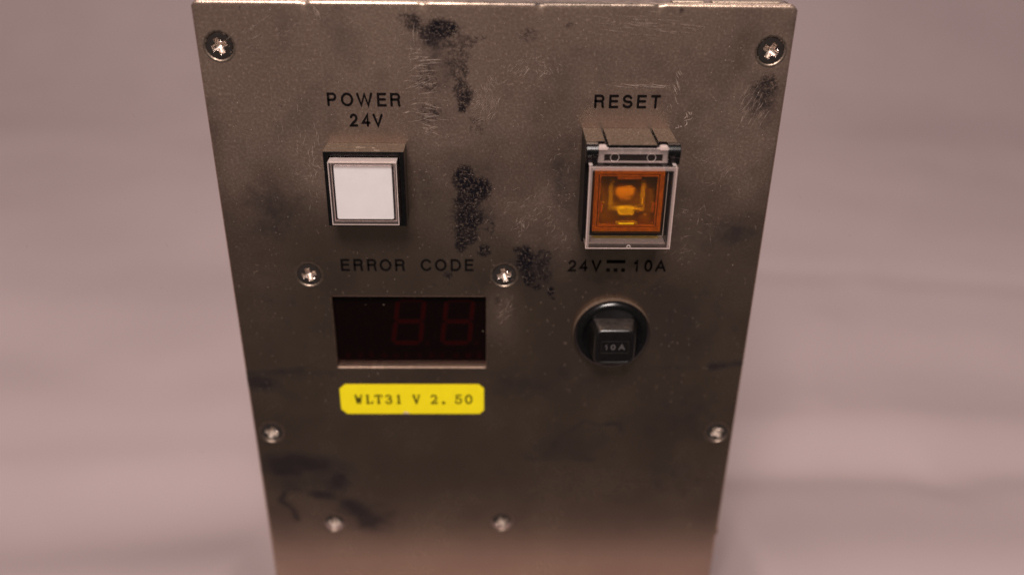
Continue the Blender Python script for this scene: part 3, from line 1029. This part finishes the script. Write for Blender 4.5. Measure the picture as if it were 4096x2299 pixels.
# ------------------------------------------------------------------ reset push button (amber, under a hinged clear guard)
RX = 34.2
m = MB()
m.ring((22.75, 45.75, -59.4, -32.75), (24.4, 44.0, -57.2, -37.3), -11.0, -0.06, 'black_matt')
m.box(24.45, 43.95, -6.0, -0.5, -57.15, -37.35, 'black_matt')
m.box(25.7, 42.9, -12.2, -11.02, -37.2, -32.8, 'black_matt')
rst = m.build('push_button', box, bevel=0.14)
rst['label'] = 'black push button with amber lens under a hinged clear guard'
m = MB()
m.box(28.15, 40.35, -13.6, -0.07, -32.72, -31.72, 'black', top='dusty')
m.build('hinge_tongue', rst, bevel=0.15)
m = MB()
m.box(22.75, 27.45, -10.9, -0.07, -32.72, -31.72, 'black', top='dusty')
m.box(22.75, 25.4, -12.6, -10.9, -32.72, -31.72, 'black', top='dusty')
m.build('hinge_plate', rst)
m = MB()
m.box(41.05, 45.75, -10.9, -0.07, -32.72, -31.72, 'black', top='dusty')
m.box(43.1, 45.75, -12.6, -10.9, -32.72, -31.72, 'black', top='dusty')
m.build('hinge_plate', rst)


def knuckle(x0, x1):
    mb = MB()
    n = 40
    lp = []
    for x, r in ((x0, 2.05), (x0 + .15, 2.2), (x1 - .15, 2.2), (x1, 2.05)):
        lp.append([(x, -12.3 + r * math.cos(2 * math.pi * k / n), -33.75 + r * math.sin(2 * math.pi * k / n)) for k in range(n)])
    mb.loops(lp, 'black', cap0=True)
    mb.box(x0 + .12, x1 - .12, -14.1, -11.05, -36.6, -33.76, 'black')
    o = mb.build('hinge_knuckle', rst, smooth=False)
    return o


knuckle(22.6, 25.7)
knuckle(43.1, 46.3)

GX0, GX1, GZ0, GZ1 = 23.25, 45.3, -58.65, -36.3
m = MB()
m.box(GX0, GX1, -17.0, -16.1, GZ0, GZ1, 'clear')                                             # front
m.box(GX0, GX0 + 1.0, -16.08, -10.9, GZ0, GZ1, 'clear', top='clear_bright', front='clear_edge')   # walls
m.box(GX1 - 1.0, GX1, -16.08, -10.9, GZ0, GZ1, 'clear', top='clear_bright', front='clear_edge')
m.box(GX0 + 1.02, GX1 - 1.02, -16.08, -10.9, GZ0, GZ0 + 1.0, 'clear', top='clear_wall', front='clear_edge')
m.box(GX0 + 1.02, GX1 - 1.02, -16.08, -13.4, GZ1 - 1.0, GZ1, 'clear', top='clear', front='clear_edge')
guard = m.build('clear_guard', rst, bevel=0.16)
# pale strips added along the guard's edges to stand in for glints
m = MB()
e = 0.75
m.ring((GX0 + .02, GX1 - .02, GZ0 + .02, GZ1 - .02), (GX0 + e + .1, GX1 - e - .1, GZ0 + .34, GZ1 - 1.0), -17.06, -17.01, 'clear_wall')
m.ring((GX0 + .03, GX1 - .03, GZ0 + .03, GZ1 - .03), (GX0 + .2, GX1 - .2, GZ0 + .2, GZ1 - .2), -17.12, -17.07, 'clear_bright')
m.box(GX0 + 1.05, GX1 - 1.05, -11.05, -10.87, GZ0 + .8, GZ0 + 1.05, 'clear_bright')
m.box(GX0 + .85, GX0 + 1.1, -11.05, -10.87, GZ0 + 1.1, GZ1 - .1, 'clear_bright')
m.box(GX1 - 1.1, GX1 - .85, -11.05, -10.87, GZ0 + 1.1, GZ1 - .1, 'clear_bright')
m.box(GX0 + .05, GX0 + .3, -16.9, -10.95, GZ0 + .05, GZ0 + .3, 'clear_bright')
m.box(GX0 + .06, GX0 + .36, -16.95, -16.1, GZ0 + 1, GZ1 - .1, 'clear_bright')
m.box(GX1 - .36, GX1 - .06, -16.95, -16.1, GZ0 + 1, GZ1 - .1, 'clear_bright')
m.build('guard_edge_glint', rst)
m = MB()
m.ring((25.55, 43.35, -36.28, -32.6), (27.2, 41.9, -36.1, -34.1), -13.95, -12.9, 'clear_wall', top='clear_bright')
m.box(27.21, 41.89, -13.3, -12.95, -36.09, -34.11, 'clear')
for cx in (29.9, 39.15):
    m.lathe(cx, -35.15, [(1.0, -13.32), (1.0, -13.42), (1.16, -13.42), (1.16, -13.32)], 'clear_bright', 36)
m.build('guard_tab', rst, bevel=0.12)
for x0, x1 in ((25.55, 27.9), (41.0, 43.35)):
    m = MB()
    n = 16
    prof = [(x0, -33.0)] + [(x0 + .7 - .7 * math.cos(math.pi / 2 * k / 6), -32.75 + .7 * math.sin(math.pi / 2 * k / 6)) for k in range(7)] + \
           [(x1 - .7 + .7 * math.sin(math.pi / 2 * k / 6), -32.75 + .7 * math.cos(math.pi / 2 * k / 6)) for k in range(7)] + [(x1, -33.0)]
    m.loops([[(x, -14.2, z) for x, z in prof], [(x, -12.2, z) for x, z in prof]], 'clear_bright', cap0=True)
    m.build('guard_ear', rst, bevel=0.1)
m = MB()   # small pin in the guard's lower wall
m.lathe(34.5, -58.1, [(.30, -17.12), (.34, -17.2), (.52, -17.2), (.58, -17.05)], 'clear_bright', 28)
m.build('guard_pin', rst, smooth=True)

AX0, AX1, AZ0, AZ1 = 25.1, 43.1, -55.5, -38.5
m = MB()   # amber lens: hollow shell
m.box(AX0, AX1, -14.3, -13.2, AZ0, AZ1, 'amber')
lens = m.build('amber_lens', rst, bevel=0.2)
m = MB()
m.ring((AX0 + .05, AX1 - .05, AZ0 + .05, AZ1 - .05), (AX0 + 1.2, AX1 - 1.2, AZ0 + 1.2, AZ1 - 1.2), -13.15, -6.05, 'amber_solid')
m.build('lens_wall', rst, bevel=0.12)
m = MB()
acx, acz = (AX0 + AX1) / 2, (AZ0 + AZ1) / 2
m.ring((acx - 7.6, acx + 7.6, acz - 7.1, acz + 7.1), (acx - 7.2, acx + 7.2, acz - 6.7, acz + 6.7), -13.1, -11.5, 'amber_solid')
m.box(acx - 3.1, acx + 3.1, -13.12, -11.6, acz + 5.9, acz + 6.6, 'amber_solid')
m.box(acx - 2.9, acx + 2.9, -13.12, -11.6, acz - 6.6, acz - 5.9, 'amber_dark')
m.box(acx - 2.0, acx + 2.0, -13.16, -12.6, acz - 6.5, acz - 6.0, 'reflector')
for sx in (-1, 1):
    m.box(acx + sx * 6.7 - .3, acx + sx * 6.7 + .3, -12.6, -11.4, acz - 3.4, acz - .6, 'amber_solid')
m.build('lens_rib', rst, bevel=0.08)
m = MB()
m.box(acx - 7.15, acx + 7.15, -12.3, -11.9, acz - 6.65, acz + 6.65, 'amber_frost')
m.build('diffuser', rst)
m = MB()
m.box(acx - 7.5, acx + 7.5, -9.2, -6.1, acz - 7.2, acz + 7.2, 'amber_dark')
m.box(acx - 4.9, acx - 3.4, -11.0, -9.22, acz - 2.6, acz + 5.6, 'reflector_dim')
m.box(acx + 3.4, acx + 4.9, -11.0, -9.22, acz - 2.6, acz + 5.6, 'reflector_dim')
m.box(acx - 4.9, acx + 4.9, -11.0, -9.22, acz - 3.9, acz - 2.65, 'reflector_dim')
m.box(acx - 2.3, acx + 2.3, -11.2, -9.22, acz - 5.0, acz - 2.5, 'reflector')
m.build('lamp_holder', rst, bevel=0.75, seg=4)
m = MB()
n = 20
m.lathe(acx - .3, acz + 1.3, [(2.7 * math.sin(math.pi / 2 * k / n) + 1e-4, -9.9 - 1.9 * math.cos(math.pi / 2 * k / n)) for k in range(n + 1)] + [(2.7, -9.22)], 'bulb', 40)
m.build('lamp_bulb', rst, smooth=True)

# ------------------------------------------------------------------ display window
m = MB()
m.box(h0 - .8, h1 + .8, 1.93, 2.0, g0 - .8, g1 + .8, 'filter')
disp = m.build('display_window', box)
disp['label'] = 'dark red display window with two unlit digits'
m = MB()
m.box(h0 - .8, h1 + .8, 2.25, 6.0, g0 - .8, g1 + .8, 'display_back')
m.build('display_board', disp)


def segment(p, q, w):
    """a pointed bar from p to q"""
    a, b = Vector(p), Vector(q)
    d = (b - a).normalized()
    nrm = Vector((-d.y, d.x)) * w / 2
    t = d * w / 2
    pts = [a, a + t + nrm, b - t + nrm, b, b - t - nrm, a + t - nrm]
    mb = MB()
    mb.loops([[(c.x, 2.24, c.y) for c in pts], [(c.x, 2.1, c.y) for c in pts]], 'segment')
    mb.build('display_segment', disp)


def digit(tl, tr, ml, mr, bl, br):
    def sh(a, b, g=.18):
        a, b = Vector(a), Vector(b)
        d = (b - a).normalized() * g
        return a + d, b - d
    for a, b in ((tl, tr), (ml, mr), (bl, br), (tl, ml), (ml, bl), (tr, mr), (mr, br)):
        segment(*sh(a, b), 1.35)


# front of the bars at y = 2.1: centre lines of the bars
digit((-28.3, -84.25), (-20.6, -84.2), (-29.3, -91.4), (-21.5, -91.35), (-30.4, -98.75), (-22.3, -98.7))
digit((-14.1, -84.25), (-6.45, -84.2), (-15.0, -91.4), (-7.1, -91.35), (-15.8, -98.75), (-7.7, -98.7))
for k in range(2):
    m = MB()
    cx = (-20.2, -5.6)[k]
    m.lathe(cx, -98.8, [(.05, 2.1), (.75, 2.1), (.75, 2.24)], 'pin', 20)
    m.build('decimal_point', disp)
for k in range(12):
    m = MB()
    x = -45 + 3.6 * k + random.uniform(-.3, .3)
    m.box(x, x + random.uniform(1.0, 2.2), 2.1, 2.24, -103.9, -102.0 + random.uniform(-.5, .2), 'pin')
    m.build('display_pin', disp)

m = MB()   # dust caught on the window
for px_, py_ in ((855, 660), (797, 728), (990, 725), (1320, 655), (1420, 636), (2045, 998)):
    x, z = -47.0 + (px_ - 458) * .0273, -82.3 - (py_ - 622) * .0325
    a, r = random.uniform(0, 3), random.uniform(.07, .13)
    m.add([(x + r * (1.5 if k % 3 == 0 else .8) * math.cos(a + k * math.pi / 3), 1.915, z + r * .8 * math.sin(a + k * math.pi / 3)) for k in range(6)], [tuple(range(6))], 'torn')
sp = m.build('dust_specks', disp, fix=False)
sp['kind'] = 'stuff'

# ------------------------------------------------------------------ fuse holder
FX, FZ = 34.15, -93.4
m = MB()
m.lathe(FX, FZ, [(11.3, -0.06, 'dusty'), (11.25, -1.55, 'dusty'), (11.15, -1.7, 'black'), (11.0, -2.1, 'black'), (10.6, -2.7), (9.9, -3.05), (9.2, -3.15), (8.6, -3.0), (8.3, -2.6), (.01, -2.5)], 'black', 96)
fuse = m.build('fuse_holder', box, smooth=True)
fuse['label'] = 'round black fuse holder with square knob marked 10A'
KX, KZ = 34.35, -94.2
m = MB()
lp = [rrect(KX, KZ + .6, 7.3, 6.0, 2.6, -2.55), rrect(KX, KZ + .55, 6.85, 5.95, 2.5, -3.1), rrect(KX, KZ + .15, 6.25, 5.9, 2.4, -6.2), rrect(KX, KZ, 6.05, 5.82, 2.3, -7.1),
      rrect(KX, KZ, 5.8, 5.7, 2.3, -7.65), rrect(KX, KZ, 5.4, 5.3, 2.0, -7.95), rrect(KX, KZ, 5.1, 5.0, 1.8, -7.98), rrect(KX, KZ, 4.9, 4.8, 1.4, -7.75), rrect(KX, KZ, 4.8, 4.7, 1.35, -7.72)]
m.loops(lp, 'knob')
knob = m.build('fuse_knob', fuse, smooth=False)
knob.data.materials.append(MAT['knob_top'])
for p in knob.data.polygons:
    p.use_smooth = len(p.vertices) == 4
    if p.normal.z > 0.8:
        p.material_index = 1
m = MB()
m.ring((KX - 4.0, KX + 4.0, -96.2, -92.2), (KX - 3.82, KX + 3.82, -96.02, -92.38), -7.88, -7.71, 'knob')
m.build('inset_frame', fuse)
m = MB()
m.ring((KX - 3.95, KX + 3.95, -96.15, -92.25), (KX - 3.85, KX + 3.85, -96.05, -92.35), -7.92, -7.885, 'knob_top')
m.build('inset_line', fuse)
write([('1', 722, 757), ('0', 785, 838), ('A', 868, 938)], ((720, 31.4), (938, 37.35)), -95.05, -93.2, .46, 'lettering', fuse, y=-7.74, mat='grey_ink')

# ------------------------------------------------------------------ yellow label
sx0, sx1, sz0, sz1 = -47.2, -3.4, -122.75, -112.0
c = 1.75
out = [(sx0 + c, sz0), (-28.6, sz0), (-28.1, sz0 + .35), (-27.5, sz0 + 1.0), (-26.9, sz0 + .5), (-26.3, sz0), (sx1 - c * .8, sz0), (sx1, sz0 + c * .75), (sx1, sz1 - c * .8), (sx1 - c * .9, sz1), (sx0 + c, sz1), (sx0, sz1 - c * .9), (sx0, sz0 + c)]
m = MB()
m.loops([[(x, -0.06, z) for x, z in out], [(x, -0.16, z) for x, z in out]], 'yellow')
stk = m.build('label_sticker', box)
stk['label'] = 'bright yellow label with clipped corners, printed WLT31 V 2. 50'
m = MB()
m.loops([[(-28.5, -0.062, sz0 - .1), (-27.5, -0.062, sz0 + .95), (-26.4, -0.062, sz0 - .1)], [(-28.0, -0.22, sz0 + .05), (-27.5, -0.34, sz0 + .75), (-26.9, -0.22, sz0 + .05)]], 'torn')
m.build('torn_edge', stk)
write([('W', 302, 448), ('L', 488, 622), ('T', 633, 787), ('3', 818, 942), ('1', 998, 1092), ('V', 1268, 1418), ('2', 1575, 1702), ('.', 1770, 1830), ('5', 1990, 2117), ('0', 2155, 2292)],
      ((70, -47.2), (2480, -3.4)), -119.15, -115.65, .56, 'lettering', stk, y=-0.18, mat='label_ink', font=GS)
